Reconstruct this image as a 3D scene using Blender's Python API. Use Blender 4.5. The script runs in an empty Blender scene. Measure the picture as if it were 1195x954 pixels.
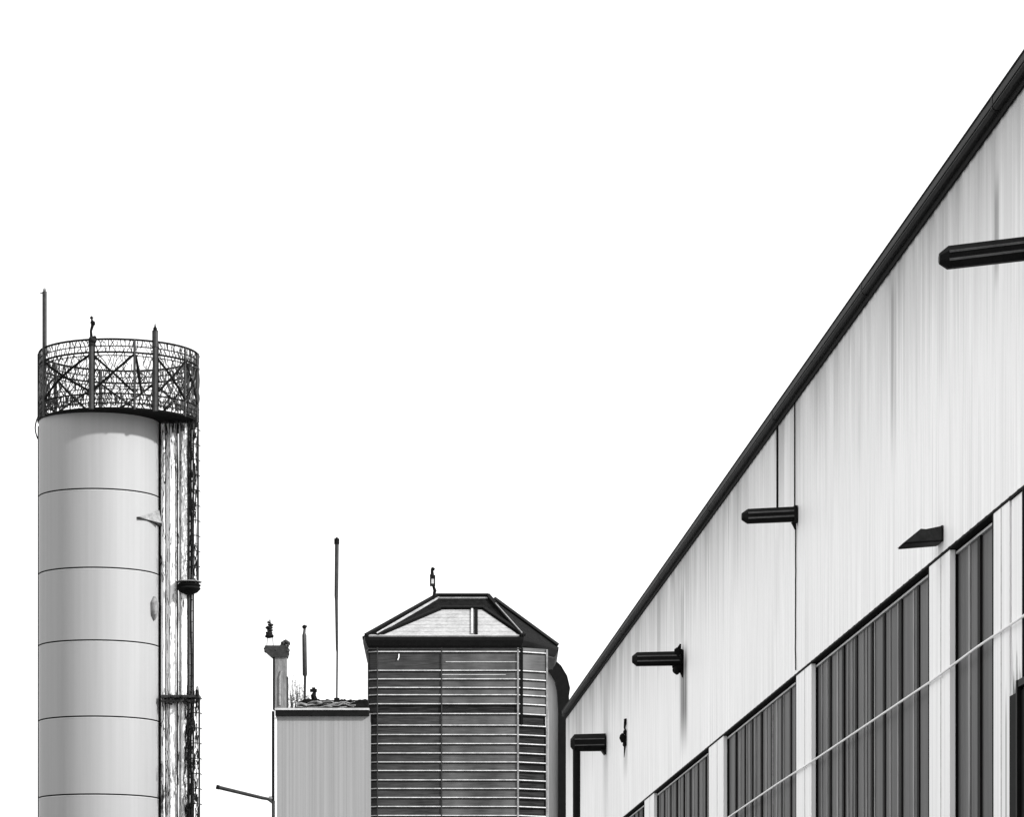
import bpy, bmesh, math, random
from mathutils import Vector, Matrix
random.seed(7)
S = bpy.context.scene
COL = S.collection
R = math.radians

# ------------------------------------------------------------------ camera model (used to derive real distances and sizes)
F, CX, HZ, EYE = 4200.0, 597.5, 1265.0, 1.6

def wx(px, d): return (px - CX) / F * d
def wz(py, d): return EYE + (HZ - py) / F * d

# ------------------------------------------------------------------ mesh builder
class MB:
    def __init__(self): self.v, self.f, self.m, self.sm = [], [], [], []
    def add(self, vs, fs, mi=0):
        o = len(self.v)
        self.v += [Vector(p) for p in vs]
        self.f += [[i + o for i in f] for f in fs]
        self.m += [mi] * len(fs)
        return self
    def box(self, x0, x1, y0, y1, z0, z1, mi=0):
        vs = [(x, y, z) for z in (z0, z1) for y in (y0, y1) for x in (x0, x1)]
        return self.add(vs, [(0,2,3,1),(4,5,7,6),(0,1,5,4),(2,6,7,3),(0,4,6,2),(1,3,7,5)], mi)
    def bar(self, p0, p1, w, h, up=(0,0,1), mi=0):
        p0, p1 = Vector(p0), Vector(p1); d = (p1 - p0).normalized(); u = Vector(up)
        a = d.cross(u)
        if a.length < 1e-4: a = d.cross(Vector((0,1,0)))
        a.normalize(); b = a.cross(d).normalized()
        vs = [p + a*sx*w/2 + b*sz*h/2 for p in (p0, p1) for sx, sz in ((-1,-1),(1,-1),(1,1),(-1,1))]
        return self.add(vs, [(3,2,1,0),(4,5,6,7),(0,1,5,4),(1,2,6,5),(2,3,7,6),(3,0,4,7)], mi)
    def tube(self, pts, r, n=8, caps=True, mi=0):
        pts = [Vector(p) for p in pts]; rr = r if isinstance(r, (list, tuple)) else [r]*len(pts)
        vs, fs = [], []; a = None
        for i, p in enumerate(pts):
            d = (pts[min(i+1, len(pts)-1)] - pts[max(i-1, 0)])
            if d.length < 1e-6: d = Vector((0,0,1))
            d.normalize()
            if a is None:
                a = d.cross(Vector((0,0,1)))
                if a.length < 1e-3: a = Vector((1,0,0))
            a = (a - d*a.dot(d))
            if a.length < 1e-4: a = d.orthogonal()
            a.normalize(); b = d.cross(a)
            for k in range(n):
                t = 2*math.pi*k/n
                vs.append(p + (a*math.cos(t) + b*math.sin(t))*rr[i])
        for i in range(len(pts)-1):
            for k in range(n):
                fs.append((i*n+k, i*n+(k+1)%n, (i+1)*n+(k+1)%n, (i+1)*n+k))
        if caps:
            fs.append(tuple(range(n-1, -1, -1))); fs.append(tuple(range((len(pts)-1)*n, len(pts)*n)))
        return self.add(vs, fs, mi)
    def lathe(self, prof, n=48, c=(0,0), caps=True, mi=0):
        vs, fs = [], []
        for r, z in prof:
            for k in range(n):
                t = 2*math.pi*k/n
                vs.append((c[0] + r*math.cos(t), c[1] + r*math.sin(t), z))
        for i in range(len(prof)-1):
            for k in range(n):
                fs.append((i*n+k, i*n+(k+1)%n, (i+1)*n+(k+1)%n, (i+1)*n+k))
        if caps:
            fs.append(tuple(range(n-1,-1,-1))); fs.append(tuple(range((len(prof)-1)*n, len(prof)*n)))
        return self.add(vs, fs, mi)
    def ring(self, r, z, t, h, n=64, c=(0,0), mi=0):          # flat band, thickness t outward, height h
        prof = [(r, z), (r+t, z), (r+t, z+h), (r, z+h), (r, z)]
        return self.lathe(prof, n, c, False, mi)
    def prism(self, poly, axis, a0, a1, mi=0):               # poly = 2-d points, extruded along axis
        def pt(p, a):
            if axis == 'x': return (a, p[0], p[1])
            if axis == 'y': return (p[0], a, p[1])
            return (p[0], p[1], a)
        n = len(poly)
        vs = [pt(p, a0) for p in poly] + [pt(p, a1) for p in poly]
        fs = [tuple(range(n)), tuple(range(2*n-1, n-1, -1))] + [(i, i+n, (i+1)%n+n, (i+1)%n) for i in range(n)]
        return self.add(vs, fs, mi)
    def blob(self, c, r, sz=1.0, seed=0):
        bm = bmesh.new(); bmesh.ops.create_icosphere(bm, subdivisions=2, radius=1.0)
        rn = random.Random(seed)
        vs = []
        for v in bm.verts:
            k = r*(0.8 + 0.4*rn.random()); vs.append((c[0]+v.co.x*k, c[1]+v.co.y*k, c[2]+v.co.z*k*sz))
        fs = [[v.index for v in f.verts] for f in bm.faces]; bm.free()
        return self.add(vs, fs)
    def build(self, name, mat, parent=None, smooth=35, bevel=0, loc=None):
        me = bpy.data.meshes.new(name)
        me.from_pydata([tuple(p) for p in self.v], [], self.f)
        mats = mat if isinstance(mat, (list, tuple)) else [mat]
        for m in mats: me.materials.append(m)
        for p, mi in zip(me.polygons, self.m): p.material_index = mi
        bm = bmesh.new(); bm.from_mesh(me)
        bmesh.ops.recalc_face_normals(bm, faces=bm.faces)
        if bevel:
            bmesh.ops.bevel(bm, geom=[e for e in bm.edges if e.is_manifold and e.calc_face_angle(0) > R(30)], offset=bevel, segments=2, affect='EDGES', profile=0.6)
        bm.to_mesh(me); bm.free()
        if smooth:
            me.shade_smooth(); me.set_sharp_from_angle(angle=R(smooth))
        o = bpy.data.objects.new(name, me); COL.objects.link(o)
        if parent: o.parent = parent
        if loc: o.location = loc
        return o

def tag(o, label=None, cat=None, group=None, kind=None):
    if label: o['label'] = label
    if cat: o['category'] = cat
    if group: o['group'] = group
    if kind: o['kind'] = kind
    return o
def thing(name, label, cat, loc=(0,0,0), rz=0.0, group=None):
    o = bpy.data.objects.new(name, None); COL.objects.link(o)
    o.empty_display_size = 0.3
    o.location = loc; o.rotation_euler = (0, 0, rz)
    return tag(o, label, cat, group)
def part(mb, name, mat, parent, label=None, **k):
    o = mb.build(name, mat, parent, **k)
    if label: o['label'] = label
    return o

# ------------------------------------------------------------------ materials
class NT:
    def __init__(self, m):
        self.t = m.node_tree; self.bs = self.t.nodes['Principled BSDF']
        self.co = self.t.nodes.new('ShaderNodeTexCoord').outputs['Object']
        sp = self.t.nodes.new('ShaderNodeSeparateXYZ'); self.t.links.new(self.co, sp.inputs[0]); self.x, self.y, self.z = sp.outputs
    def _in(self, sock, v):
        if isinstance(v, (int, float)): sock.default_value = v
        else: self.t.links.new(v, sock)
    def math(self, op, a, b=0.0, c=None, clamp=False):
        n = self.t.nodes.new('ShaderNodeMath'); n.operation = op; n.use_clamp = clamp
        self._in(n.inputs[0], a); self._in(n.inputs[1], b)
        if c is not None: self._in(n.inputs[2], c)
        return n.outputs[0]
    def step(self, v, a, b, lo=0.0, hi=1.0):
        n = self.t.nodes.new('ShaderNodeMapRange'); n.interpolation_type = 'SMOOTHSTEP'; n.clamp = True
        self._in(n.inputs['Value'], v); n.inputs['From Min'].default_value = a; n.inputs['From Max'].default_value = b
        n.inputs['To Min'].default_value = lo; n.inputs['To Max'].default_value = hi
        return n.outputs[0]
    def noise(self, scale, detail=3.0, rough=0.55, vec=None):
        mp = self.t.nodes.new('ShaderNodeMapping'); mp.inputs['Scale'].default_value = scale
        self.t.links.new(vec or self.co, mp.inputs[0])
        n = self.t.nodes.new('ShaderNodeTexNoise'); n.inputs['Scale'].default_value = 1.0
        n.inputs['Detail'].default_value = detail; n.inputs['Roughness'].default_value = rough
        self.t.links.new(mp.outputs[0], n.inputs['Vector'])
        return n.outputs['Fac']
    def grey(self, v):
        c = self.t.nodes.new('ShaderNodeCombineColor')
        for i in range(3): self.t.links.new(v, c.inputs[i])
        self.t.links.new(c.outputs[0], self.bs.inputs['Base Color'])
    def bump(self, h, strength, dist):
        b = self.t.nodes.new('ShaderNodeBump'); b.inputs['Strength'].default_value = strength; b.inputs['Distance'].default_value = dist
        self.t.links.new(h, b.inputs['Height']); self.t.links.new(b.outputs[0], self.bs.inputs['Normal'])

def new_mat(name, rough=0.5, metal=0.0, spec=0.5):
    m = bpy.data.materials.new(name); m.use_nodes = True
    b = m.node_tree.nodes['Principled BSDF']
    b.inputs['Roughness'].default_value = rough; b.inputs['Metallic'].default_value = metal
    b.inputs['Specular IOR Level'].default_value = spec
    return m, NT(m)
def worn(name, base, rough=0.5, metal=0.0, var=0.25, scale=(6,6,1.2), spec=0.5, bump=0.0):
    m, n = new_mat(name, rough, metal, spec)
    a = n.noise(scale, 5, 0.6); b = n.noise(tuple(s*6 for s in scale), 3, 0.6)
    f = n.math('ADD', n.math('MULTIPLY', a, 0.65), n.math('MULTIPLY', b, 0.35))
    g = n.step(f, 0.3, 0.7, base*(1-var), base*(1+var))
    n.grey(g)
    if bump: n.bump(b, bump, 0.01)
    return m

# distance along / height on the warehouse wall for a feature
VPX, D0 = 352.0, 5.0
K = math.hypot(1, (CX-VPX)/F)
def ws(px, y=0.0): return F*(D0 - y)/(px - VPX)*K
def wzk(px, py, y=0.0): return EYE + (D0 - y)*(HZ - py)/(px - VPX)

def wall_material():
    m, n = new_mat('white_cladding_paint', 0.55, 0.0, 0.3)
    a = n.noise((1.3, 0.0, 0.05), 3, 0.6); b = n.noise((6.0, 0.0, 0.16), 4, 0.62); c = n.noise((22.0, 0.0, 0.30), 2, 0.6)
    v = n.math('ADD', n.math('ADD', n.step(a, 0.3, 0.7, -0.025, 0.035), n.step(b, 0.3, 0.7, -0.085, 0.05)), n.step(c, 0.3, 0.7, -0.10, 0.05))
    v = n.math('ADD', v, 0.83)
    # gutter dirt streaks of different length, with the shade under the gutter painted in
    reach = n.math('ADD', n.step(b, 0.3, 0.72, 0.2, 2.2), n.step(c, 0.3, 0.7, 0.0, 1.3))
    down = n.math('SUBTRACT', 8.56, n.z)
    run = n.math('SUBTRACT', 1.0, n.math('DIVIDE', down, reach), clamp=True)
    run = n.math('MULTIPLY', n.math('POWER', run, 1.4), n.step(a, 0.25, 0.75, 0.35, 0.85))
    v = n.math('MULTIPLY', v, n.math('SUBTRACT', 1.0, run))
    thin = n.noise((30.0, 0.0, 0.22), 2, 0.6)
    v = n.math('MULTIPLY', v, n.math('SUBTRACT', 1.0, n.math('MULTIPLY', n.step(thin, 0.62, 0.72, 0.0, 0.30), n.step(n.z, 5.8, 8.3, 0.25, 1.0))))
    # single dark rust and soot streaks
    for s0, hw, zt, zb, k in ((ws(798), 0.62, 7.06, 5.8, 1.0), (ws(796), 0.35, 7.9, 7.15, 0.35), (ws(1163), 0.11, 7.9, 7.25, 0.6),
                              (ws(1043), 0.16, 8.2, 6.6, 0.45), (ws(730), 0.45, 6.95, 6.2, 0.4), (ws(769), 0.3, 8.3, 7.2, 0.35),
                              (ws(676), 0.9, 8.3, 6.0, 0.25), (ws(707), 0.6, 8.4, 5.8, 0.3), (ws(1003), 0.1, 8.0, 6.9, 0.22), (ws(907), .3, 7.2, 6.1, .12)):
        wob = n.math('MULTIPLY', n.math('SUBTRACT', c, 0.5), hw*1.2)
        d = n.math('ABSOLUTE', n.math('SUBTRACT', n.math('ADD', n.x, wob), s0))
        side = n.step(d, hw*0.35, hw, 1.0, 0.0)
        mid = zt - (zt - zb)*0.4
        lo = n.step(n.z, zb, mid, 0.0, 1.0); hi = n.step(n.z, zt, zt+0.35, 1.0, 0.0)
        msk = n.math('MULTIPLY', n.math('MULTIPLY', side, lo), hi)
        msk = n.math('MULTIPLY', msk, n.step(b, 0.3, 0.65, 0.55*k, k))
        v = n.math('MULTIPLY', v, n.math('SUBTRACT', 1.0, msk))
    n.grey(v)
    return m

def pale_panel_material(soot=False):
    m, n = new_mat('pale_panel_paint' if not soot else 'sooty_pale_panel_paint', 0.5, 0, 0.35)
    b = n.noise((9, 0, 0.2), 4, 0.6); c = n.noise((40, 0, 0.6), 3, 0.6)
    v = n.math('ADD', n.step(b, 0.3, 0.7, 0.74, 0.84), n.step(c, 0.3, 0.7, -0.05, 0.04))
    if soot:
        edge = n.math('ADD', 4.42, n.math('MULTIPLY', n.math('SUBTRACT', n.noise((26, 0, 1.4), 5, 0.7), 0.5), 1.5))
        msk = n.step(n.math('SUBTRACT', n.z, edge), -0.05, 0.12, 1.0, 0.0)
        side = n.step(n.x, 25.39, 25.44, 1.0, 0.0)
        v = n.math('MULTIPLY', v, n.math('SUBTRACT', 1.0, n.math('MULTIPLY', n.math('MULTIPLY', msk, side), 0.93)))
        line = n.step(n.math('ABSOLUTE', n.math('SUBTRACT', n.x, 25.60)), 0.015, 0.05, 1.0, 0.0)
        lz = n.step(n.z, 4.1, 4.5, 1.0, 0.0)
        v = n.math('MULTIPLY', v, n.math('SUBTRACT', 1.0, n.math('MULTIPLY', n.math('MULTIPLY', line, lz), 0.55)))
    n.grey(v)
    return m

def dark_panel_material():
    m, n = new_mat('charcoal_cladding_paint', 0.5, 0, 0.15)
    a = n.noise((2.2, 0, 0.06), 3, 0.6); b = n.noise((14, 0, 0.25), 4, 0.65)
    v = n.math('ADD', n.step(a, 0.3, 0.7, 0.040, 0.07), n.step(b, 0.32, 0.7, -0.02, 0.025))
    fl = n.step(b, 0.66, 0.74, 0.0, 0.06)
    n.grey(n.math('ADD', v, fl))
    return m

M = dict(
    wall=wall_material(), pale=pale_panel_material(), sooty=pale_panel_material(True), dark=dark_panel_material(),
    black=worn('black_coated_metal', 0.004, 0.6, 0, 0.4, (8,8,8), 0.08),
    gutter=worn('dark_grey_gutter_metal', 0.007, 0.6, 0, 0.6, (1.5,9,14), 0.1),
    soot=worn('matt_black_joint', 0.004, 0.8, 0, 0.3, (8,8,8), 0.06),
    batten=worn('black_batten', 0.006, 0.7, 0, 0.3, (8,8,3), 0.1),
    trim=worn('weathered_aluminium_trim', 0.34, 0.4, 0.0, 0.3, (3,3,9)),
    white=worn('white_coated_steel', 0.8, 0.45, 0, 0.08, (5,5,1)),
    cable=worn('white_cable_sheath', 0.8, 0.5, 0, 0.05, (2,2,2)),
    steel=worn('dull_dark_steel', 0.016, 0.55, 0.0, 0.6, (9,9,9), 0.25),
    wire=worn('blackened_wire', 0.007, 0.8, 0, 0.5, (15,15,15), 0.1),
    galv=worn('galvanised_steel', 0.15, 0.5, 0.0, 0.5, (7,7,7)),
    stack=worn('weathered_grey_render', 0.13, 0.8, 0, 0.4, (9,9,2), 0.3, 0.4),
    tar=worn('tarred_roofing', 0.006, 0.9, 0, 0.6, (9,9,9), 0.05, 0.6),
    glass_dark=worn('dark_window_glass', 0.006, 0.7, 0, 0.3, (2,2,2), 0.05),
    twig=worn('dry_twig', 0.09, 0.9, 0, 0.4, (9,9,9), 0.2),
)
def silo_material():
    m, n = new_mat('silo_painted_steel', 0.5, 0.0, 0.2)
    a = n.noise((1.2, 1.2, 0.05), 4, 0.6); b = n.noise((9, 9, 0.12), 3, 0.6)
    v = n.math('ADD', n.step(a, 0.3, 0.7, 0.228, 0.254), n.step(b, 0.3, 0.7, -0.006, 0.006))
    n.grey(v); return m
def peeling():
    m, n = new_mat('peeling_white_pipe_paint', 0.6, 0, 0.2)
    a = n.noise((26, 26, 7), 5, 0.7); b = n.noise((34, 34, 0.5), 4, 0.7); c = n.noise((2, 2, 0.8), 3, 0.6)
    f = n.math('ADD', n.math('ADD', n.math('MULTIPLY', a, 0.5), n.math('MULTIPLY', b, 0.5)), n.step(c, 0.3, 0.7, -0.07, 0.07))
    n.grey(n.step(f, 0.56, 0.61, 0.72, 0.07)); return m
M['peel'] = peeling()
M['rib'] = worn('highlight_dark_rib', 0.06, 0.45, 0, 0.5, (20,6,20), 0.3)  # spout ribs coloured paler than the tube to give it a highlight
M['mesh'] = worn('grey_wire_mesh', 0.03, 0.7, 0, 0.6, (15,15,15), 0.2)
M['ribl'] = worn('worn_panel_rib', 0.15, 0.5, 0, 0.6, (2,9,0.5), 0.2)
M['silo'] = silo_material()
M['lip'] = worn('pale_seam_lip', 0.36, 0.5, 0, 0.1, (5,5,1), 0.2)
M['band'] = worn('dulled_white_band', 0.40, 0.6, 0, 0.35, (3,3,3), 0.2)
def ribbed_grey():
    m, n = new_mat('grey_profiled_sheet', 0.6, 0, 0.3)
    b = n.noise((4.5, 4.5, 0.08), 4, 0.65); c = n.noise((26, 26, 0.05), 2, 0.6)
    n.grey(n.math('ADD', n.step(b, 0.3, 0.7, 0.19, 0.215), n.step(c, 0.3, 0.7, -0.018, 0.014))); return m
M['grey'] = ribbed_grey()
M['shed'] = worn('pale_grey_shed_sheet', 0.42, 0.6, 0, 0.12, (5,5,0.3), 0.3)
def tower_mat(name, lo, hi, rough):
    m, n = new_mat(name, rough, 0.0, 0.2)
    a = n.noise((0.8, 0.8, 0.5), 3, 0.6); b = n.noise((2, 2, 30), 3, 0.6)
    n.grey(n.math('ADD', n.step(a, 0.3, 0.7, lo, hi), n.step(b, 0.3, 0.7, -0.010, 0.013))); return m
M['twr_a'] = tower_mat('slate_sheet_metal', 0.014, 0.034, 0.4)
M['twr_b'] = tower_mat('lighter_slate_sheet_metal', 0.03, 0.085, 0.38)
M['twr_c'] = tower_mat('black_louvre_sheet', 0.003, 0.005, 0.8)
def skylight():
    m, n = new_mat('milky_roof_sheet', 0.5, 0, 0.3)
    a = n.noise((3, 3, 9), 4, 0.65); b = n.noise((3,3,3), 3, 0.6); c = n.noise((14, 14, 50), 3, 0.6)
    w = n.math('FRACT', n.math('DIVIDE', n.math('ADD', n.z, n.math('MULTIPLY', a, 0.06)), 0.105))
    lap = n.math('MULTIPLY', n.step(w, 0.0, 0.22, 1.0, 0.0), n.step(c, 0.3, 0.6, 0.15, 1.0))
    v = n.math('ADD', n.step(b, 0.3, 0.7, 0.25, 0.31), n.step(c, 0.3, 0.7, -0.06, 0.03))
    v = n.math('MULTIPLY', v, n.math('SUBTRACT', 1.0, n.math('MULTIPLY', lap, 0.75)))
    n.grey(v); return m
M['sky_sheet'] = skylight()

# ------------------------------------------------------------------ ground
def ground():
    m, n = new_mat('concrete_yard', 0.9, 0, 0.2)
    a = n.noise((0.15, 0.15, 0.15), 6, 0.6); b = n.noise((3, 3, 3), 5, 0.65)
    j = n.math('MINIMUM', n.math('ABSOLUTE', n.math('SUBTRACT', n.math('FRACT', n.math('DIVIDE', n.x, 5.0)), 0.5)),
               n.math('ABSOLUTE', n.math('SUBTRACT', n.math('FRACT', n.math('DIVIDE', n.y, 5.0)), 0.5)))
    v = n.math('ADD', n.step(a, 0.3, 0.7, 0.26, 0.36), n.step(b, 0.3, 0.7, -0.05, 0.05))
    v = n.math('MULTIPLY', v, n.step(j, 0.001, 0.004, 0.45, 1.0))
    n.grey(v); n.bump(b, 0.3, 0.01)
    g = MB().add([(-1500,-1500,0),(1500,-1500,0),(1500,1500,0),(-1500,1500,0)], [(0,1,2,3)]).build('ground', m, smooth=0)
    tag(g, 'pale concrete yard in front of the warehouse', kind='structure')
ground()

# ------------------------------------------------------------------ warehouse
RZ = math.atan2(1.0, -(CX-VPX)/F)
Tx = Matrix.Rotation(RZ, 3, 'Z') @ Vector((1,0,0)); Ny = Matrix.Rotation(RZ, 3, 'Z') @ Vector((0,1,0))
def wloc(s, y, z): p = Vector((D0, 0, 0)) + Tx*s + Ny*y; return (p.x, p.y, z)
S0, S1, ZB, ZG, ZT, PR = -12.0, 68.2, 5.745, 8.54, 8.652, 0.075
WH = thing('warehouse', 'long white clad warehouse with black gutter and charcoal panels between pale pillars', 'warehouse', (D0, 0, 0), RZ)

# ribbed upper cladding
mb = MB(); vs, fs = [], []; p = 0.30; x = S0; prof = []
while x < S1 - p:
    prof += [(x, 0.0), (x+0.19, 0.0), (x+0.215, 0.004), (x+0.275, 0.004)]; x += p
prof += [(S1, 0.0)]
rows = [ZB, ZT-0.01]
for z in rows: vs += [(a, b, z) for a, b in prof]
nP = len(prof)
fs = [(i, i+1, i+1+nP, i+nP) for i in range(nP-1)]
mb.add(vs, fs)
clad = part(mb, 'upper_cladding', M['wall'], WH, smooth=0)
part(MB().box(S0, S1, -14, -0.012, ZB, ZT-0.02), 'inner_wall', M['pale'], WH, smooth=0)
# gutter, a folded box with a rolled lip
gp = [(0.011, ZG), (PR-0.02, ZG), (PR, ZG+0.018), (PR, ZT-0.016), (PR-0.006, ZT), (PR-0.018, ZT), (PR-0.02, ZT-0.012), (0.011, ZT-0.012)]
g = MB().prism(gp, 'x', S0, S1+0.05)
gut = part(g, 'gutter', M['gutter'], WH, smooth=20)
lip = MB().tube([(S0, PR+0.002, ZT-0.006), (S1+0.05, PR+0.002, ZT-0.006)], 0.007, 8); part(lip, 'gutter_lip', M['black'], gut)
lip = MB().box(S0, S1+0.05, PR+0.0005, PR+0.006, ZG+0.03, ZG+0.036); part(lip, 'gutter_fold', M['soot'], gut)
x = 1.7
while x < S1:
    gj = MB().prism([(a+0.003 if a > 0.02 else a, b+(0.003 if b > ZG+0.05 else -0.003)) for a, b in gp], 'x', x, x+0.07); x += 6.0
    part(gj, 'gutter_joint', M['black'], gut, smooth=0)
# underside flashing right below the gutter
part(MB().box(S0, S1+0.02, 0.0095, 0.022, ZG-0.05, ZG-0.001), 'flashing', M['soot'], WH, smooth=0)
# roof
part(MB().prism([(0.02, ZT-0.02), (-7, 10.6), (-14.1, ZT-0.02), (-14.1, ZT-0.12), (-7, 10.5), (0.0, ZT-0.12)], 'x', S0-0.1, S1+0.1), 'roof', M['tar'], WH, smooth=0)
# lower wall core
part(MB().box(S0, S1-0.02, -13.9, -0.09, 0.0, ZB-0.002), 'lower_wall', M['soot'], WH, smooth=0)
part(MB().box(S0, S1, -0.09, 0.004, ZB-0.022, ZB-0.003), 'drip_trim', M['soot'], WH, smooth=0)
# seams in the cladding
def seam(px, pyt, pyb, w, wig=0.0):
    s = ws(px); zt, zb = wzk(px, pyt), wzk(px, pyb); rn = random.Random(px)
    n = 14; pts = [(s + (rn.uniform(-wig, wig)), 0.010, zb + (zt-zb)*i/n) for i in range(n+1)]
    return part(MB().tube(pts, w, 6), 'panel_joint', M['soot'], clad)
seam(908.5, 492, 596, 0.015)
seam(928.5, 466, 594, 0.007)
seam(929.5, 604, 783, 0.0065, 0.02)

# pillars and charcoal panels: positions along the wall
pil = [(66.6, 68.15), (58.6, 60.5), (ws(763), ws(752)), (ws(844), ws(827)), (ws(946.5), ws(929)), (ws(1108), ws(1084))]
def pillar(a, b, mat, grooves):
    o = part(MB().box(a, b, -0.085, -0.002, 0.0, ZB-0.024), 'pillar', mat, WH, smooth=0, bevel=0.004)
    for g_ in grooves:
        q = a + (b-a)*g_
        part(MB().box(q-0.012, q+0.012, -0.004, 0.0006, 0.01, ZB-0.03), 'groove', M['trim'], o, smooth=0)
    # shadow gap sealant on both edges
    part(MB().box(a-0.012, a-0.002, -0.075, -0.045, 0.0, ZB-0.026), 'edge_joint', M['soot'], o, smooth=0)
    part(MB().box(b+0.002, b+0.06, -0.075, -0.004, 0.0, ZB-0.026), 'edge_joint', M['soot'], o, smooth=0)
    return o
for a, b in pil: pillar(a, b, M['pale'], (0.42,))
for a, b in ((19.2, 20.6), (11.2, 12.6), (3.2, 4.6), (-4.8, -3.4)): pillar(a, b, M['pale'], (0.42,))
def bay(a, b, n, light=None):
    rn = random.Random(int(a*10))
    mb = MB().box(a, b, -0.089, -0.068, 0.0, ZB-0.024)
    for i in range(1, n):
        q = a + (b-a)*(i + rn.uniform(-0.12, 0.12))/n
        mb.box(q-0.05, q+0.05, -0.0685, -0.068+rn.uniform(0.010, 0.019), 0.0, ZB-0.05, 1)
        for _ in range(2):
            q2 = q + (b-a)/n*rn.uniform(0.2, 0.8); mb.box(q2-0.022, q2+0.022, -0.0685, -0.061, 0.0, ZB-0.05, 2)
    o = part(mb, 'charcoal_panel', [M['dark'], M['batten'], M['ribl']], WH, smooth=0)
    part(MB().box(a+0.02, b-0.02, -0.067, -0.046, ZB-0.062, ZB-0.045), 'head_trim', M['trim'], o, smooth=0)
    if light is not None:
        q = a + (b-a)*light; part(MB().box(q-0.02, q+0.02, -0.067, -0.052, 0.0, ZB-0.07), 'light_strip', M['trim'], o, smooth=0)
ps = sorted(pil)
edges = [(ws(1159)+0.0, ps[0][0])] + [(ps[i][1], ps[i+1][0]) for i in range(len(ps)-1)]
for i, (a, b) in enumerate(edges):
    bay(a+0.004, b-0.004, 2 if i == 0 else 8, {2: 0.36}.get(i))
for a, b in ((20.6, 23.2), (12.6, 19.2), (4.6, 11.2), (-3.4, 3.2), (-12, -4.8)): bay(a+0.004, b-0.004, 7 if b-a > 4 else 3)
# pale door panels at the near end with a dark window
d1, d2, d3 = ws(1159), ws(1177.5), 23.2
pillar(d2, d1, M['sooty'], (0.5,))
o = part(MB().box(d3, d2-0.03, -0.085, -0.012, 0.0, ZB-0.024), 'pale_panel', M['sooty'], WH, smooth=0, bevel=0.004)
part(MB().box(ws(1194)-0.02, ws(1194)+0.02, -0.014, 0.004, 4.35, ZB-0.03), 'panel_joint', M['soot'], o, smooth=0)
wn = part(MB().box(23.4, d2-0.045, -0.013, 0.006, 1.0, 4.33), 'window', M['glass_dark'], WH, smooth=0)
fr = MB(); a, b = 23.4, ws(1191)
fr.box(b-0.05, b, -0.01, 0.035, 1.0, 4.40).box(a, a+0.05, -0.01, 0.035, 1.0, 4.40).box(a+0.05, b-0.05, -0.01, 0.03, 4.35, 4.40).box(a+0.05, b-0.05, -0.01, 0.03, 1.0, 1.05)
part(fr, 'frame', M['black'], wn, smooth=0)

# ------------------------------------------------------------------ things fixed to the warehouse wall
def spout(label, px_a, py_a, px_t, py_t, h, seed, group='black spouts along the white wall', wide=None):
    """px_a/py_a: where it leaves the wall, px_t/py_t: its tip"""
    s = ws(px_a); dep = F*D0/(px_a-VPX); pxm = F/dep
    L = (px_a-px_t)/pxm; za = EYE + (HZ-py_a)/pxm; dz = (HZ-py_t)/pxm + EYE - za
    t = thing('drain_spout', label, 'drain spout', wloc(s, 0.012, za), RZ, group)
    w = wide or h*0.9; c = h*0.28
    sec = [(-w/2, -h/2+c), (-w/2+c, -h/2), (w/2-c, -h/2), (w/2, -h/2+c), (w/2, h/2-c), (w/2-c, h/2), (-w/2+c, h/2), (-w/2, h/2-c)]
    mb = MB(); vs = []; st = [(0.0, 1.0), (L*0.5, 0.985), (L-0.06, 0.97), (L, 0.45)]
    for y, k in st: vs += [(a*k, y, b*k + dz*y/L) for a, b in sec]
    n = 8; fs = [(i*n+k, i*n+(k+1)%n, (i+1)*n+(k+1)%n, (i+1)*n+k) for i in range(len(st)-1) for k in range(n)]
    fs += [tuple(range(n-1,-1,-1)), tuple(range((len(st)-1)*n, len(st)*n))]
    mb.add(vs, fs)
    part(mb, 'tube', M['black'], t, smooth=0, bevel=0.002)
    rb = MB()
    for q in (-0.18, 0.17): rb.bar((-w/2-0.001, 0.03, q*h), (-w/2-0.001, L-0.06, q*h+dz*(L-.06)/L), 0.008, 0.016)
    part(rb, 'rib', M['rib'], t, smooth=0)
    return t, L, dz, h
t1, *_ = spout('largest black drain spout, highest in view, reaching past the photo edge', 1206, 289.5, 1097, 303.5, 0.158, 1)
part(MB().box(-0.12, 0.12, -0.004, 0.02, -0.13, 0.13), 'flange', M['black'], t1, bevel=0.004)
t2, *_ = spout('black drain spout with square end, crossing two thin vertical joints', 931, 600.5, 866.5, 604, 0.150, 2)
part(MB().box(-0.075, 0.075, -0.004, 0.035, -0.092, 0.08), 'flange', M['black'], t2, bevel=0.008)
part(MB().tube([(0.0,0.03,-0.08),(0.0,0.02,-0.12),(0.02,0.015,-0.15)], [0.03,0.018,0.006], 6), 'drip_edge', M['soot'], t2)
t3, L3, dz3, h3 = spout('black drain spout with lumpy rusted joint above a dark dirt streak', 797, 769, 738.5, 770.5, 0.185, 3)
rn = random.Random(5); lump = MB()
for _ in range(16): lump.blob((rn.uniform(-0.1,0.1), rn.uniform(0.0,0.08), rn.uniform(-0.15,0.09)), rn.uniform(0.03,0.055), 1.2, rn.random())
lump.tube([(0,0.05,0.05),(0.0,0.04,0.13),(0.02,0.02,0.19)], [0.05,0.03,0.012], 6).tube([(0,0.02,-0.1),(0,0.0,-0.18),(0,-0.005,-0.25)], [0.05,0.03,0.008], 6)
part(lump, 'rusted_joint', M['soot'], t3)
t4, L4, dz4, h4 = spout('deepest black drain spout with a downpipe below its tip, at the warehouse corner', 707.5, 867, 666.5, 868, 0.285, 4)
part(MB().tube([(0, L4-0.10, -0.12), (0, L4-0.10, -t4.location.z+0.02)], 0.062, 12), 'downpipe', M['black'], t4)
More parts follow.
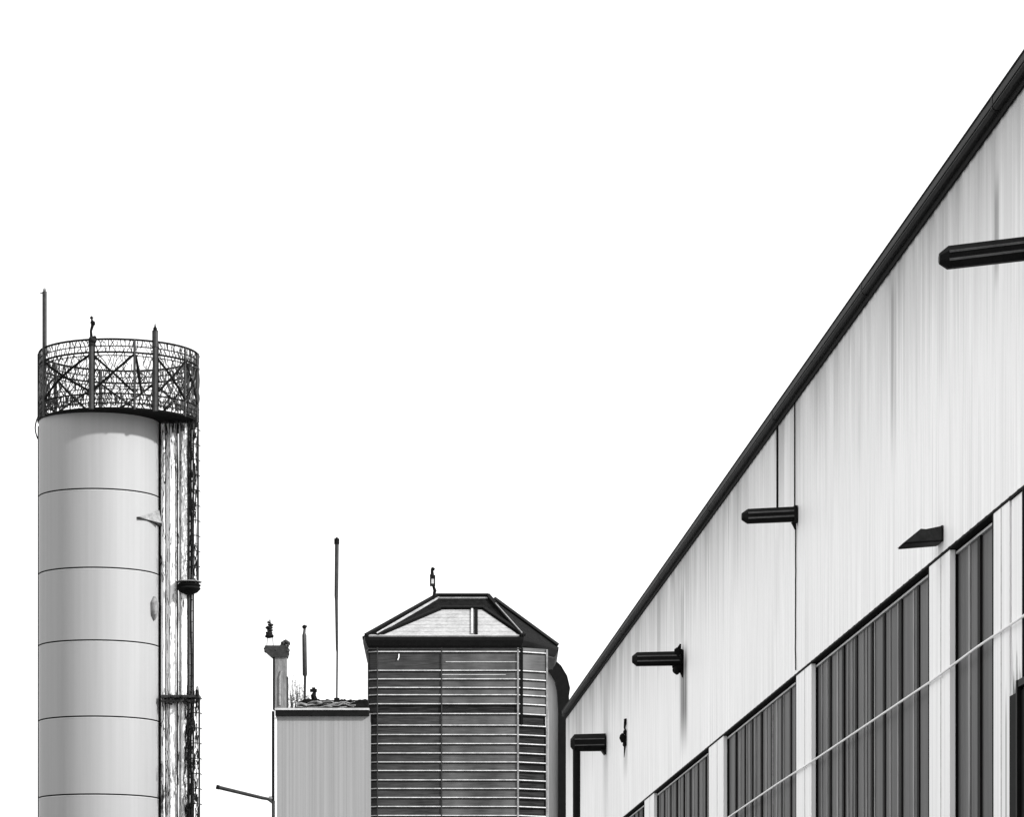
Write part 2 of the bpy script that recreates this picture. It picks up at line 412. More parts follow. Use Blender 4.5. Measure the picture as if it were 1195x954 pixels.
part(MB().prism([(0.0,-0.14),(0.08,-0.12),(0.02,-0.21),(0.0,-0.2)], 'x', -0.1, 0.1), 'drip_edge', M['black'], t4)

# small hood
s = ws(1098); dep = F*D0/(1098-VPX); q = F/dep; zb_ = EYE+(HZ-634)/q
vh = thing('vent_hood', 'small dark wedge shaped vent hood above the pillar tops', 'vent hood', wloc(s, 0.012, zb_), RZ)
pp = [((1098-a)/q, (634-b)/q) for a, b in ((1098,634),(1051.5,638),(1073,620.5),(1079,621),(1098,617))]
part(MB().prism([(max(a,0.0), b) for a, b in pp], 'x', -0.13, 0.13), 'hood', M['steel'], vh, smooth=0, bevel=0.003)
part(MB().prism([(a*0.98-0.0, b-0.006 if b < .02 else b+0.004) for a, b in ((0.004,-0.002),(0.31,-0.028),(0.30,-0.012),(0.004,0.010))], 'x', -0.135, 0.135), 'rim', M['black'], vh, smooth=0)
part(MB().box(-0.13, 0.13, -0.006, 0.006, -0.005, 0.118), 'flange', M['black'], vh, smooth=0)
# broken bracket
s = ws(731.5); q = F/(F*D0/(731.5-VPX))
hk = thing('wall_bracket', 'small broken black bracket hanging between two spouts on the white wall', 'bracket', wloc(s, 0.012, EYE+(HZ-862)/q), RZ)
part(MB().tube([(0,0.0,0.30),(0.0,0.012,0.24),(0.02,0.02,0.16),(0.0,0.0,0.08),(0.0,0.01,-0.02),(0.01,0.02,-0.16),(0,0.03,-0.3)], [0.008,0.024,0.016,0.014,0.03,0.014,0.004], 7), 'rod', M['soot'], hk)
part(MB().blob((0.02,0.045,0.0), 0.05, 1.5, 3).blob((0.0,0.02,0.09), 0.03, 1.2, 4).blob((0.02,0.02,-0.09), 0.035, 1.2, 4), 'clamp', M['soot'], hk)
part(MB().blob((0,0.008,0.27), 0.028, 1.2, 9), 'fixing_bolt', M['soot'], hk)
# white cable strung along the lower wall
pts = []; rn = random.Random(3)
ctl = [(851,954),(905,917),(952,886.5),(1018,842),(1084,797.5),(1140,756),(1195,719)]
for a, b in ctl: pts.append((ws(a, .02), wzk(a, b, .02)))
pts = [(pts[0][0]+14, pts[0][1]-0.10)] + pts + [(pts[-1][0]-3.0, pts[-1][1]+0.05)]
cb = thing('cable', 'thin white cable strung across the charcoal panels and pale pillars', 'cable', (D0,0,0), RZ)
part(MB().tube([(a, 0.02, b) for a, b in pts], 0.0095, 8), 'sheath', M['cable'], cb)
for a, b in ((ws(1100), wzk(1100, 786.5, .02)), (ws(941), wzk(941, 893.5, .02)), (ws(838), wzk(838, 962, .02))):
    part(MB().box(a-0.012, a+0.012, -0.003, 0.02, b-0.02, b+0.008), 'clip', M['white'], cb, smooth=0)

# ------------------------------------------------------------------ louvred tower
TD = 91.5; q = F/TD
TX = wx(523, TD)
tw = thing('clad_tower', 'dark slate clad tower banded with thin white lines under a skylight roof', 'tower', (TX, TD, 0))
def tx(px, d=TD): return wx(px, d) - TX
def tz(py, d=TD): return wz(py, d)
A, B = (tx(440.5), 0.0), (tx(604), 0.0)
RB = 0.4; LB = 0.12
Cc, Dd = (tx(638, TD+RB), RB), (tx(430, TD+LB), LB)
plan = [A, B, Cc, (Cc[0]-0.1, 4.4), (Dd[0]+0.1, 4.4), Dd]
ZE = tz(756)
part(MB().prism([(a*0.985, b*0.985+0.03) for a, b in plan], 'z', 0.0, ZE), 'core_wall', M['twr_c'], tw, smooth=0)
def face(p, r, z0, z1, mat, name, off=0.0):
    p, r = Vector((*p, 0)), Vector((*r, 0)); d = (r-p).normalized(); n = Vector((d.y, -d.x, 0))
    vs = [p+n*off, r+n*off, r+n*(off-0.025), p+n*(off-0.025)]
    return part(MB().prism([(v.x, v.y) for v in vs], 'z', z0, z1), name, mat, tw, smooth=0)
mid = tx(515.5)
zdark0, zdark1 = tz(833), tz(823)
for (p, r, m_) in (((A[0]+.01, 0), (mid-0.012, 0), M['twr_a']), ((mid+0.012, 0), (B[0]-0.01, 0), M['twr_b'])):
    face(p, r, 0.0, zdark0, m_, 'cladding_sheet'); face(p, r, zdark0, zdark1, M['twr_c'], 'dark_band', -0.01); face(p, r, zdark1, ZE, m_, 'cladding_sheet')
face((B[0]+0.01, B[1]+0.02), Cc, zdark0-0.02, ZE, M['twr_b'], 'cladding_sheet')
face((B[0]+0.01, B[1]+0.02), Cc, 0.0, zdark0-0.3, M['twr_c'], 'dark_louvre', -0.02)
face(Dd, (A[0]-0.005, A[1]+0.02), 0.0, ZE, M['twr_a'], 'cladding_sheet')
# white bands
rows = [761, 783, 793, 803, 811.5, 822, 833.5, 847, 858, 868.5, 879.5, 890, 900, 911, 921, 931.5, 942, 952.5]
rows += [952.5 + 10.5*i for i in range(1, 30)]
def band(py, w=0.023, prj=0.024, mat='band'):
    z = tz(py); o = []
    def off(p, r, k):
        p, r = Vector((*p,0)), Vector((*r,0)); d = (r-p).normalized(); n = Vector((d.y,-d.x,0)); return p+n*k, r+n*k
    mb = MB()
    for p, r in ((Dd, A), (A, B), (B, Cc)):
        a0, a1 = off(p, r, prj); b0, b1 = off(p, r, -0.01)
        mb.prism([(a0.x,a0.y),(a1.x,a1.y),(b1.x,b1.y),(b0.x,b0.y)], 'z', z-w/2, z+w/2)
    part(mb, 'white_band', M[mat], tw, smooth=0)
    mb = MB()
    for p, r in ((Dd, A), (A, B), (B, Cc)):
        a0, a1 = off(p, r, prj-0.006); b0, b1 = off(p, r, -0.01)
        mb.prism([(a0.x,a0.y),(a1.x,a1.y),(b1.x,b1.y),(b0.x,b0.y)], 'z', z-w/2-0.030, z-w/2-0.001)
    part(mb, 'shadow_strip', M['soot'], tw, smooth=0)  # solid black strip built in as the shadow line under each white band
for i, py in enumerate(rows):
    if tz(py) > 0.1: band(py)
for z_, a, b in ((tz(773), mid+0.1, B[0]), (tz(788), mid, B[0]-0.3)): part(MB().box(a, b, -0.016, -0.001, z_-0.01, z_+0.01), 'short_strip', M['trim'], tw, smooth=0)
# corner posts and middle mullion
for px, y, w, mt in ((440.5, 0.0, 0.03, 'steel'), (515.5, 0.0, 0.028, 'steel'), (604.5, 0.0, 0.045, 'galv')):
    X = tx(px); part(MB().box(X-w/2, X+w/2, -0.034, -0.0005, 0.0, ZE-0.01), 'corner_post' if px != 515.5 else 'mullion', M[mt], tw, smooth=0, bevel=0.004)
part(MB().box(Cc[0]-0.02, Cc[0]+0.03, Cc[1]-0.04, Cc[1]+0.02, 0.0, ZE-0.01), 'corner_post', M['galv'], tw, smooth=0, bevel=0.004)
part(MB().box(Dd[0]-0.02, Dd[0]+0.02, Dd[1]-0.03, Dd[1]+0.01, 0.0, ZE-0.01), 'corner_post', M['steel'], tw, smooth=0, bevel=0.004)
X = tx(609); part(MB().box(X-0.035, X+0.03, 0.0, 0.12, tz(846), ZE-0.02), 'dark_joint', M['soot'], tw, smooth=0)
for a, b in ((465.5, 768),): part(MB().tube([(tx(a), -0.01, tz(b-4)), (tx(a), -0.04, tz(b)), (tx(a)-0.03, -0.03, tz(b+3))], 0.012, 6), 'hook', M['white'], tw)
# eaves
E0, E1 = tz(757), tz(744.5)
ev = [(tx(426, TD-0.1), -0.12), (tx(611, TD-0.12), -0.12), (tx(652, TD+2.0), 2.0), (tx(650, TD+4.5), 4.6), (tx(428, TD+4.5), 4.6), (tx(423.5, TD+0.5), 0.5)]
def scaled(poly, k, c=(0.0, 2.0)): return [(c[0]+(a-c[0])*k, c[1]+(b-c[1])*k) for a, b in poly]
def loft(rings, mb):
    n = len(rings[0][0]); vs = []
    for poly, z in rings: vs += [(a, b, z) for a, b in poly]
    fs = [(i*n+k, i*n+(k+1)%n, (i+1)*n+(k+1)%n, (i+1)*n+k) for i in range(len(rings)-1) for k in range(n)]
    fs += [tuple(range(n-1,-1,-1)), tuple(range((len(rings)-1)*n, len(rings)*n))]
    return mb.add(vs, fs)
eav = part(loft([(scaled(ev, 0.955), E0), (scaled(ev, 0.975), E0+0.06), (scaled(ev, 0.998), E1-0.08), (ev, E1-0.03), (ev, E1)], MB()), 'eaves', M['black'], tw, smooth=0)
part(loft([(scaled(ev, 0.9615), E0-0.025), (scaled(ev, 0.9615), E0-0.002)], MB()), 'eaves_line', M['steel'], eav, smooth=0)
# hipped roof with a flat top
RT = TD+1.5
top = [(tx(511, RT), 1.45), (tx(569, RT), 1.45), (tx(576, RT+.7), 2.1), (tx(572, RT+1.2), 2.6), (tx(509, RT+1.2), 2.6), (tx(505, RT+.7), 2.1)]
ZR = wz(697, RT)
roof = part(loft([(scaled(ev, 0.99), E1+0.002), (top, ZR)], MB()), 'roof', M['tar'], tw, smooth=0)
def rp(u, v, lift=0.0):              # point on the front roof slope: u across (0..1), v up (0..1)
    a = Vector((scaled(ev,.99)[0][0], scaled(ev,.99)[0][1], E1)); b = Vector((scaled(ev,.99)[1][0], scaled(ev,.99)[1][1], E1))
    c = Vector((top[0][0], top[0][1], ZR)); d = Vector((top[1][0], top[1][1], ZR))
    p = a.lerp(b, u).lerp(c.lerp(d, u), v); n = (b-a).cross(c-a).normalized()
    if n.y > 0: n = -n
    return p + n*lift
def rpx(px, v, lift=0.0):            # the same addressed by distance across, so that bars run straight
    l, r = rp(0, v), rp(1, v); X = tx(px, TD + l.y); return rp((X-l.x)/(r.x-l.x), v, lift)
pl = [rpx(446, 0.03, 0.012), rpx(606, 0.03, 0.012), rpx(563, 0.66, 0.012), rpx(516, 0.66, 0.012)]
pl2 = [p + Vector((0, 0.03, -0.03)) for p in pl]
sk = part(MB().add(pl+pl2, [(0,1,2,3),(7,6,5,4),(0,4,5,1),(1,5,6,2),(2,6,7,3),(3,7,4,0)]), 'skylight', M['sky_sheet'], roof, smooth=0)
def rbar(p0, p1, w, h, mat, name, par): return part(MB().bar(p0, p1, w, h, up=(0,-0.5,1)), name, mat, par, smooth=0)
rbar(rpx(440, 0.03, 0.03), rpx(514, 0.69, 0.03), 0.09, 0.07, M['black'], 'rafter', roof)
rbar(rpx(612, 0.02, 0.03), rpx(564, 0.70, 0.03), 0.09, 0.07, M['black'], 'rafter', roof)
rbar(rpx(512, 0.70, 0.03), rpx(566, 0.70, 0.03), 0.09, 0.07, M['black'], 'head_bar', roof)
rbar(rpx(430, 0.02, 0.012), rpx(606, 0.02, 0.012), 0.04, 0.05, M['trim'], 'sill_bar', roof)
rbar(rpx(551, 0.05, 0.03), rpx(551, 0.66, 0.03), 0.05, 0.05, M['trim'], 'glazing_bar', sk)
rbar(rpx(555.5, 0.05, 0.025), rpx(555.5, 0.66, 0.025), 0.09, 0.04, M['soot'], 'bar_gap', sk)
evs = scaled(ev, .99)
for i, (w, m_) in enumerate(((0.10, 'black'), (0.10, 'black'), (0.12, 'black'))):
    rbar((*evs[i], E1+0.03), (*top[i], ZR+0.03), w, 0.10, M[m_], 'hip_bar', roof)
rbar((*evs[5], E1+0.03), (*top[5], ZR+0.03), 0.10, 0.10, M['black'], 'hip_bar', roof)
rbar((evs[0][0]+0.28, evs[0][1]+.02, E1+0.09), (top[0][0]+0.03, top[0][1]-0.05, ZR-0.03), 0.03, 0.05, M['trim'], 'hip_flashing', roof)
rbar((evs[1][0]-0.02, evs[1][1]-0.0, E1+0.10), (top[1][0]+0.02, top[1][1]-0.05, ZR+0.02), 0.03, 0.04, M['galv'], 'hip_flashing', roof)
rbar((top[0][0]-0.02, top[0][1]-0.04, ZR+0.03), (top[1][0]+0.02, top[1][1]-0.04, ZR+0.03), 0.08, 0.08, M['black'], 'ridge_cap', roof)
rbar((top[0][0], top[0][1]-0.09, ZR-0.045), (top[1][0], top[1][1]-0.09, ZR-0.045), 0.02, 0.03, M['trim'], 'ridge_flashing', roof)
# roof antenna, kinked
k_ = TD+1.3; b = Vector((tx(505.5, k_)+TX, k_, wz(699, k_)))
an = thing('roof_antenna', 'short kinked antenna with a ragged box at the dark tower roof top', 'antenna', b)
uu = k_/F
part(MB().tube([(0,0,-0.05),(0.02,0,0.1),(0.045,0,0.20),(0.0,0,0.34)], [0.04,0.035,0.045,0.03], 8), 'pole', M['soot'], an)
part(MB().box(-0.085, 0.055, -0.05, 0.05, 0.32, 0.60).blob((-0.03,0,0.58),0.06,1,2).blob((0.0,0,0.36),0.05,1,3), 'box', M['wire'], an, smooth=0)
part(MB().box(-0.045, 0.02, -0.053, -0.05, 0.38, 0.5), 'plate', M['trim'], an, smooth=0)
part(MB().tube([(-0.02,0,0.6),(-0.03,0,0.74),(0.0,0,0.78)], [0.045,0.035,0.05], 8).blob((-0.01,0,0.76),0.055,0.9,8), 'cap', M['soot'], an)

# ------------------------------------------------------------------ shed with a rounded shoulder, between tower and warehouse
SD = 98.5; sx = lambda px: wx(px, SD)
SX = sx(640); sh = thing('rounded_shed', 'narrow grey shed with round black shoulder squeezed between tower and warehouse', 'shed', (SX, SD, 0))
crv = [(560, 772), (640, 776), (648, 783), (654, 793), (657, 806), (658.5, 830)]
pr = [(sx(a)-SX, wz(b, SD)) for a, b in crv]
poly = [(pr[0][0], 0.0)] + pr + [(pr[-1][0], 0.0)]
part(MB().prism(poly, 'y', 0.0, 6.0), 'wall', M['shed'], sh, smooth=0)
def offs(pts, k):
    out = []
    for i, p in enumerate(pts):
        a = Vector(pts[max(i-1,0)]); b = Vector(pts[min(i+1,len(pts)-1)]); d = (b-a).normalized(); out.append((p[0]-d.y*k, p[1]+d.x*k))
    return out
pz = pr + [(pr[-1][0], 0.0)]
o1, i1 = offs(pz, 0.15), offs(pz, -0.17)
part(MB().prism(o1 + i1[::-1], 'y', -0.15, 6.1), 'verge_trim', M['black'], sh, smooth=0)
o2, i2 = offs(pz[1:5], 0.20), offs(pz[1:5], 0.155)
part(MB().prism(o2 + i2[::-1], 'y', -0.12, 6.0), 'roof_felt', M['tar'], sh, smooth=0)
part(MB().box(pr[-1][0]+0.16, pr[-1][0]+0.30, 0.3, 5.8, 0.0, pr[-1][1]-0.35), 'side_panel', M['stack'], sh, smooth=0)
rn = random.Random(12); w_ = MB()
for _ in range(26):
    a = rn.uniform(0.05, 0.42); z0 = wz(779 + a*SD*0 + 46*a, SD)
    w_.tube([(a, rn.uniform(-0.1,0.2), z0), (a+rn.uniform(-0.04,0.06), rn.uniform(-0.1,0.2), z0+rn.uniform(0.02,0.12)), (a+rn.uniform(-0.02,0.12), 0, z0+rn.uniform(0.0,0.14))], 0.012, 4)
part(w_, 'ragged_edge', M['wire'], sh)

# ------------------------------------------------------------------ low grey building
GD = 90.0; q = F/GD
GX = wx(376, GD); gx = lambda px, d=GD: wx(px, d) - GX; gz = lambda py, d=GD: wz(py, d)
gb = thing('flat_roofed_building', 'low pale grey flat roofed building with ribbed front and dark roof edge', 'building', (GX, GD, 0))
mb = MB(); x0, x1 = gx(322), gx(430); prof = []; x = x0
while x < x1: prof += [(x,0),(x+0.05,0),(x+0.06,-0.0008),(x+0.085,-0.0008)]; x += 0.095
prof += [(x1, 0.0)]; nP = len(prof)
mb.add([(a,b,0) for a,b in prof]+[(a,b,gz(833)) for a,b in prof], [(i,i+1,i+1+nP,i+nP) for i in range(nP-1)])
mb.box(x0, x1, 0.003, 6, 0, gz(833))
part(mb, 'wall', M['grey'], gb, smooth=0)
rf = part(MB().box(gx(321.5), gx(431), -0.10, 6.1, gz(836.5), gz(830)), 'roof_edge', M['black'], gb, smooth=0, bevel=0.01)
part(MB().box(gx(321), gx(431), -0.13, 0.1, gz(829.8), gz(827.5)), 'roof_trim', M['trim'], rf, smooth=0)
part(MB().box(gx(321)-0.004, gx(323.2), -0.03, -0.0135, 0, gz(838)), 'corner_strip', M['white'], gb, smooth=0)
# up-stand with lumpy tarred felt
mb = MB(); rn = random.Random(4); n = 46; up = []
for i in range(n+1):
    px = 347 + (429-347)*i/n; t_ = 820.0 - 3.5*min(1, i/5) + (2.2 if i > 26 else 0)*0 + rn.uniform(-1.0, 1.0); up.append((gx(px), gz(t_)))
mb.prism([(gx(345), gz(827))] + up + [(gx(429), gz(827))], 'y', 0.1, 0.9)
part(mb, 'roof_upstand', M['tar'], gb, smooth=0)
# bundle of pipes on the roof edge
tb = thing('pipe_bundle', 'tangled dark pipes lying along the flat grey roof edge', 'pipes', (GX, GD+0.02, gz(827)))
for j in range(6):
    z0 = rn.uniform(0.03, 0.16); pts = []
    a0 = rn.uniform(345, 372); a1 = rn.uniform(395, 424)
    for i in range(11): pts.append((gx(a0+(a1-a0)*i/10), rn.uniform(-0.05,0.02), z0+rn.uniform(-0.03,0.035)))
    part(MB().tube(pts, rn.choice((0.014,0.02,0.028)), 7), 'pipe', M[rn.choice(('wire','steel','galv','soot'))], tb)
# stack at the left corner
CXs = wx(327, GD)
st = thing('vent_stack', 'grey square vent stack with ragged flared cap at the roof corner', 'vent stack', (CXs, GD+0.25, gz(828)))
H = gz(766)-gz(828)
body = part(MB().box(-0.165, 0.15, -0.16, 0.16, 0, H), 'shaft', M['stack'], st, smooth=0, bevel=0.012)
part(MB().box(-0.19, -0.14, -0.18, 0.18, 0, H+0.02), 'dark_edge', M['soot'], st, smooth=0)
part(MB().box(0.151, 0.18, -0.15, 0.15, 0.04, H*0.62), 'side_rib', M['steel'], st, smooth=0)
part(MB().tube([(-0.02,-0.165,0.1),(-0.02,-0.167,H*0.6),(0.02,-0.165,H*0.72)], 0.03, 8), 'conduit', M['galv'], st)
cap = MB(); 
cap.add([(a,b,z) for a0,a1,z in ((-0.22,0.17,H-0.02),(-0.36,0.2,H+0.10),(-0.41,0.2,H+0.20),(-0.38,0.18,H+0.27)) for a,b in ((a0,-0.2),(a1,-0.2),(a1,0.2),(a0,0.2))],
        [(i*4+k,i*4+(k+1)%4,(i+1)*4+(k+1)%4,(i+1)*4+k) for i in range(3) for k in range(4)]+[(3,2,1,0),(12,13,14,15)])
for _ in range(22): cap.blob((rn.uniform(-0.4,0.19), rn.uniform(-0.22,0.1), H+rn.uniform(0.02,0.27)), rn.uniform(0.025,0.06), 0.8, rn.random())
for _ in range(9): cap.blob((rn.uniform(-0.02,0.2), rn.uniform(-0.2,0.1), H+rn.uniform(0.26,0.40)), rn.uniform(0.03,0.065), 0.9, rn.random())
part(cap, 'cap', M['steel'], st, smooth=0)
# small lattice light on the stack
fl = thing('beacon', 'tiny dark beacon on thin legs on top of the vent stack cap', 'beacon', (wx(314.5, GD), GD+0.2, gz(766)+0.26))
for a in (-0.08, 0.08): part(MB().tube([(a,0,0),(a*0.8,0,0.28)], 0.010, 5), 'leg', M['wire'], fl)
lp = MB()
for z_, r_ in ((0.27,0.11),(0.33,0.10),(0.4,0.075),(0.47,0.085),(0.54,0.07),(0.6,0.055),(0.655,0.03)): lp.blob((rn.uniform(-0.03,0.03),0,z_), r_, 0.55, z_)
part(lp, 'lamp_head', M['wire'], fl, smooth=0)
# dry weeds behind the stack
tw_ = MB()
for i in range(46):
    p = Vector((rn.uniform(-0.15,0.32), rn.uniform(-0.1,0.2), 0)); pts = [p]; hh = rn.uniform(0.2, 1.0)*(1.0 - 0.55*max(0,(p.x+0.1)/0.42))
    for j in range(4): p = p + Vector((rn.uniform(-0.05,0.055), rn.uniform(-0.03,0.03), hh/4)); pts.append(p)
    tw_.tube(pts, [0.008,0.007,0.006,0.004,0.003], 4)
    c_ = pts[rn.randrange(1,4)]
    for _ in range(3): tw_.tube([c_, c_+Vector((rn.uniform(-.14,.16), rn.uniform(-.05,.05), rn.uniform(-.02,.1)))], [0.005,0.003], 4)
wd = thing('dry_weeds', 'thin dry weeds growing on the roof right of the vent stack', 'weeds', (wx(343, GD), GD+0.4, gz(826)))
part(tw_, 'stems', M['twig'], wd)
# poles
def pole(label, px, pyt, pyb, prof, ball, d=GD+0.3, cat='pole'):
    t = thing('roof_pole', label, cat, (wx(px, d), d, wz(pyb, d)), group='thin poles standing on the flat grey roof')
    H = wz(pyt, d)-wz(pyb, d)
    part(MB().tube([(0.012*math.sin(i*1.3), 0, H*k) for i, (k, r) in enumerate(prof)], [r for k, r in prof], 8), 'shaft', M['steel'], t)
    if ball: part(MB().blob((0.0,0,H+0.02), 0.06, 0.9, 3), 'finial', M['soot'], t)
    else: part(MB().tube([(0,0,H-0.12),(0,0,H+0.02)], 0.065, 8).tube([(0,0,H+0.02),(0,0,H+0.05)], 0.03, 8), 'tip', M['soot'], t)
    part(MB().tube([(0,0,0),(0,0,0.06)], 0.07, 10), 'foot', M['soot'], t)
pole('tallest thin dark pole, standing on the grey roof left of the dark tower', 393, 630, 818, [(0,0.022),(0.3,0.024),(0.32,0.032),(0.62,0.040),(0.65,0.048),(0.97,0.05),(1,0.05)], False)
pole('short dark pole with round tip, standing between stack and tall pole', 355.5, 733, 822, [(0,0.028),(0.36,0.032),(0.38,0.058),(0.9,0.055),(0.93,0.035),(1,0.03)], True)
vn = thing('roof_cowl', 'small black vent cowl on the roof beside the short pole', 'vent cowl', (wx(366.5, GD+.3), GD+0.3, gz(822)))
part(MB().tube([(0,0,0),(0.02,0,0.12),(-0.02,0,0.24),(0.02,0,0.34)], [0.14,0.08,0.07,0.035], 7), 'pipe', M['soot'], vn, smooth=0)
part(MB().box(-0.10, 0.07, -0.06, 0.06, 0.33, 0.40).box(-0.05, 0.03, -0.05, 0.05, 0.40, 0.44), 'head', M['soot'], vn, smooth=0)
part(MB().blob((-0.14,0,0.1), 0.09, 0.9, 16).blob((0.13,0,0.08), 0.07, 0.7, 17), 'collar', M['wire'], vn, smooth=0)
# downpipe with arm
dp = thing('downpipe', 'black downpipe on the grey building corner with a bare arm jutting out', 'downpipe', (wx(319.2, GD), GD-0.06, 0))
part(MB().tube([(0,0,0),(0,0,gz(935.5))], 0.042, 10), 'lower_pipe', M['steel'], dp)
part(MB().tube([(-0.005,0,gz(936)),(-0.005,0,gz(831))], 0.034, 10), 'upper_pipe', M['soot'], dp)
part(MB().tube([(wx(253.5,GD)-wx(319.2,GD), 0, gz(919.5)), (wx(306,GD)-wx(319.2,GD), 0, gz(932.2)), (wx(313,GD)-wx(319.2,GD), 0, gz(933.5)), (-0.02,0,gz(937.5))], [0.050,0.044,0.04,0.035], 10), 'arm', M['steel'], dp)
part(MB().tube([(wx(252.6,GD)-wx(319.2,GD), 0, gz(919.2)), (wx(256,GD)-wx(319.2,GD), 0, gz(920.1))], 0.058, 10), 'arm_cap', M['soot'], dp)
part(MB().blob((-0.07,0,gz(932.5)), 0.05, 1, 2), 'arm_joint', M['galv'], dp)

# ------------------------------------------------------------------ silo
LD = 100.0; u = LD/F
LX = wx(116, LD); RS = 70.3*u
si = thing('silo', 'tall smooth pale grey silo of stacked steel rings crowned by a lattice cage', 'silo', (LX, LD, 0))
ZS = wz(493.5, LD)
zs = [wz(p, LD) for p in (582, 672.5, 756, 843.5, 933)]
while zs[-1] > 2.4: zs.append(zs[-1]-2.12)
part(MB().lathe([(RS, 0.0), (RS, ZS)], 128), 'shell', M['silo'], si, smooth=60)
for z in zs:
    o = part(MB().ring(RS-0.01, z-0.020, 0.018, 0.036, 128), 'ring_seam', M['soot'], si, smooth=60)
    part(MB().ring(RS-0.01, z-0.046, 0.014, 0.022, 128), 'seam_lip', M['lip'], o, smooth=60)
part(MB().ring(RS-0.02, ZS-0.02, 0.05, 0.06, 128), 'top_rim', M['soot'], si, smooth=60)
part(MB().tube([(-RS-0.012, 0.0, 0), (-RS-0.012, 0.0, ZS-0.1)], 0.03, 8), 'earth_strip', M['soot'], si)
lp_ = [(-RS-0.04-0.07*math.sin(math.pi*i/8), 0, ZS-0.45+0.6*i/8) for i in range(9)]
part(MB().tube(lp_, 0.02, 6), 'lifting_loop', M['soot'], si)
part(MB().tube([(RS+0.03, -0.1, 0), (RS+0.03, -0.1, ZS)], 0.04, 10), 'gap_line', M['soot'], si)  # black tube added to draw the dark gap between silo and ladder shaft
# bracket and hatch on the right flank
def onsilo(px, py):
    X = (px-116)*u; X = max(-RS*0.999, min(RS*0.999, X)); return X, -math.sqrt(max(0.0, RS*RS-X*X))
a, b = onsilo(172, 608); zb = wz(613, LD-1)
bz = MB(); vs = []
for px, py in ((166,612),(184.5,599),(184.5,614.5)):
    X, Y = onsilo(px, py); vs.append((X, Y-0.02, wz(py, LD)))
nrm = Vector((0.7,-0.7,0)).normalized()*0.22
vs2 = [Vector(v)+nrm*k for v, k in zip(vs, (0.1, 0.5, 1.0))]
bz.add(vs+vs2, [(0,1,2),(5,4,3),(0,3,4,1),(1,4,5,2),(2,5,3,0)])
br = part(bz, 'gusset', M['galv'], si, smooth=0)
X0, Y0 = onsilo(166,612); X1, Y1 = onsilo(186,614)
part(MB().bar((X0, Y0-0.05, wz(612.5,LD)), (X1+0.02, Y1-0.08, wz(615,LD)), 0.12, 0.04), 'shelf', M['steel'], br, smooth=0)
X, Y = onsilo(181.5, 714)
part(MB().tube([(X, Y+0.02, wz(727,LD)), (X+0.03, Y-0.06, wz(720,LD)), (X+0.04, Y-0.08, wz(708,LD)), (X+0.02, Y+0.02, wz(701,LD))], [0.05,0.12,0.12,0.05], 12), 'inlet_cowl', M['galv'], si)

# lattice cage (its own centre, it also carries the ladder shaft)
CGX = wx(139, LD) - LX; RC = 92.5*u
z0, z1 = wz(492.5, LD), wz(415, LD)
cc = (CGX, 0.0)
def ang(px):                         # bearing on the front of the cage of a post seen at that photo column
    a = 0.0
    for _ in range(20):
        x = wx(px, LD - RC*math.cos(a)) - LX - CGX; a = math.asin(max(-0.995, min(0.995, x/RC)))
    return math.degrees(a)
def cg(deg, z, r=RC): t = R(deg); return (CGX + r*math.sin(t), -r*math.cos(t), z)
deck = part(MB().lathe([(RC-0.05, z0-0.05), (RC, z0-0.04), (RC, z0), (RC-0.05, z0+0.01)], 96, cc), 'guard_cage', M['soot'], si, smooth=40)
H = z1 - z0
def arc(z, r, w, a0=0, a1=360, n=96): return MB().tube([cg(a0+(a1-a0)*i/n, z, r) for i in range(n+1)], w, 6)
for f_, w, m_ in ((1.0, 0.03, 'soot'), (0.90, 0.016, 'wire'), (0.81, 0.028, 'soot'), (0.76, 0.014, 'wire'), (0.27, 0.014, 'wire'), (0.20, 0.022, 'soot'), (0.12, 0.014, 'wire'), (0.06, 0.02, 'wire')):
    part(arc(z0+H*f_, RC, w), 'rail', M[m_], deck)
A1, A2, A3, A4, A5 = ang(52), ang(107), ang(157), ang(181), ang(216)
posts = [(-86, 0.055), (A1, 0.05), (A2, 0.08), (A3, 0.035), (A4, 0.07), (A5, 0.03), (84, 0.05), (125, 0.045), (160, 0.05), (200, 0.05), (240, 0.045)]
for a_, w in posts:
    part(MB().tube([cg(a_, z0-0.05), cg(a_, z1+0.01)], w, 8), 'post', M['steel'], deck)
    if w > 0.05: part(MB().tube([cg(a_+2.2, z0-0.03, RC+0.02), cg(a_+2.2, z1-0.02, RC+0.02)], 0.018, 6), 'post_rib', M['soot'], deck)
bays = [(A1,A2),(A2,A3),(A4,A5),(A5,84),(84,125),(125,160),(160,200),(200,240),(240,277)]
for a0, a1 in bays:
    for zA, zB in ((0.22,0.79),(0.79,0.22)):
        part(MB().tube([cg(a0+(a1-a0)*i/8, z0+H*(zA+(zB-zA)*i/8)) for i in range(9)], 0.033, 6), 'brace', M['soot'], deck)
part(MB().tube([cg(A3+1, z0+H*0.78), cg(A3+3, z0+H*0.5), cg(A3+5, z0+H*0.22)], [0.025,0.05,0.03], 6), 'strut', M['soot'], deck)
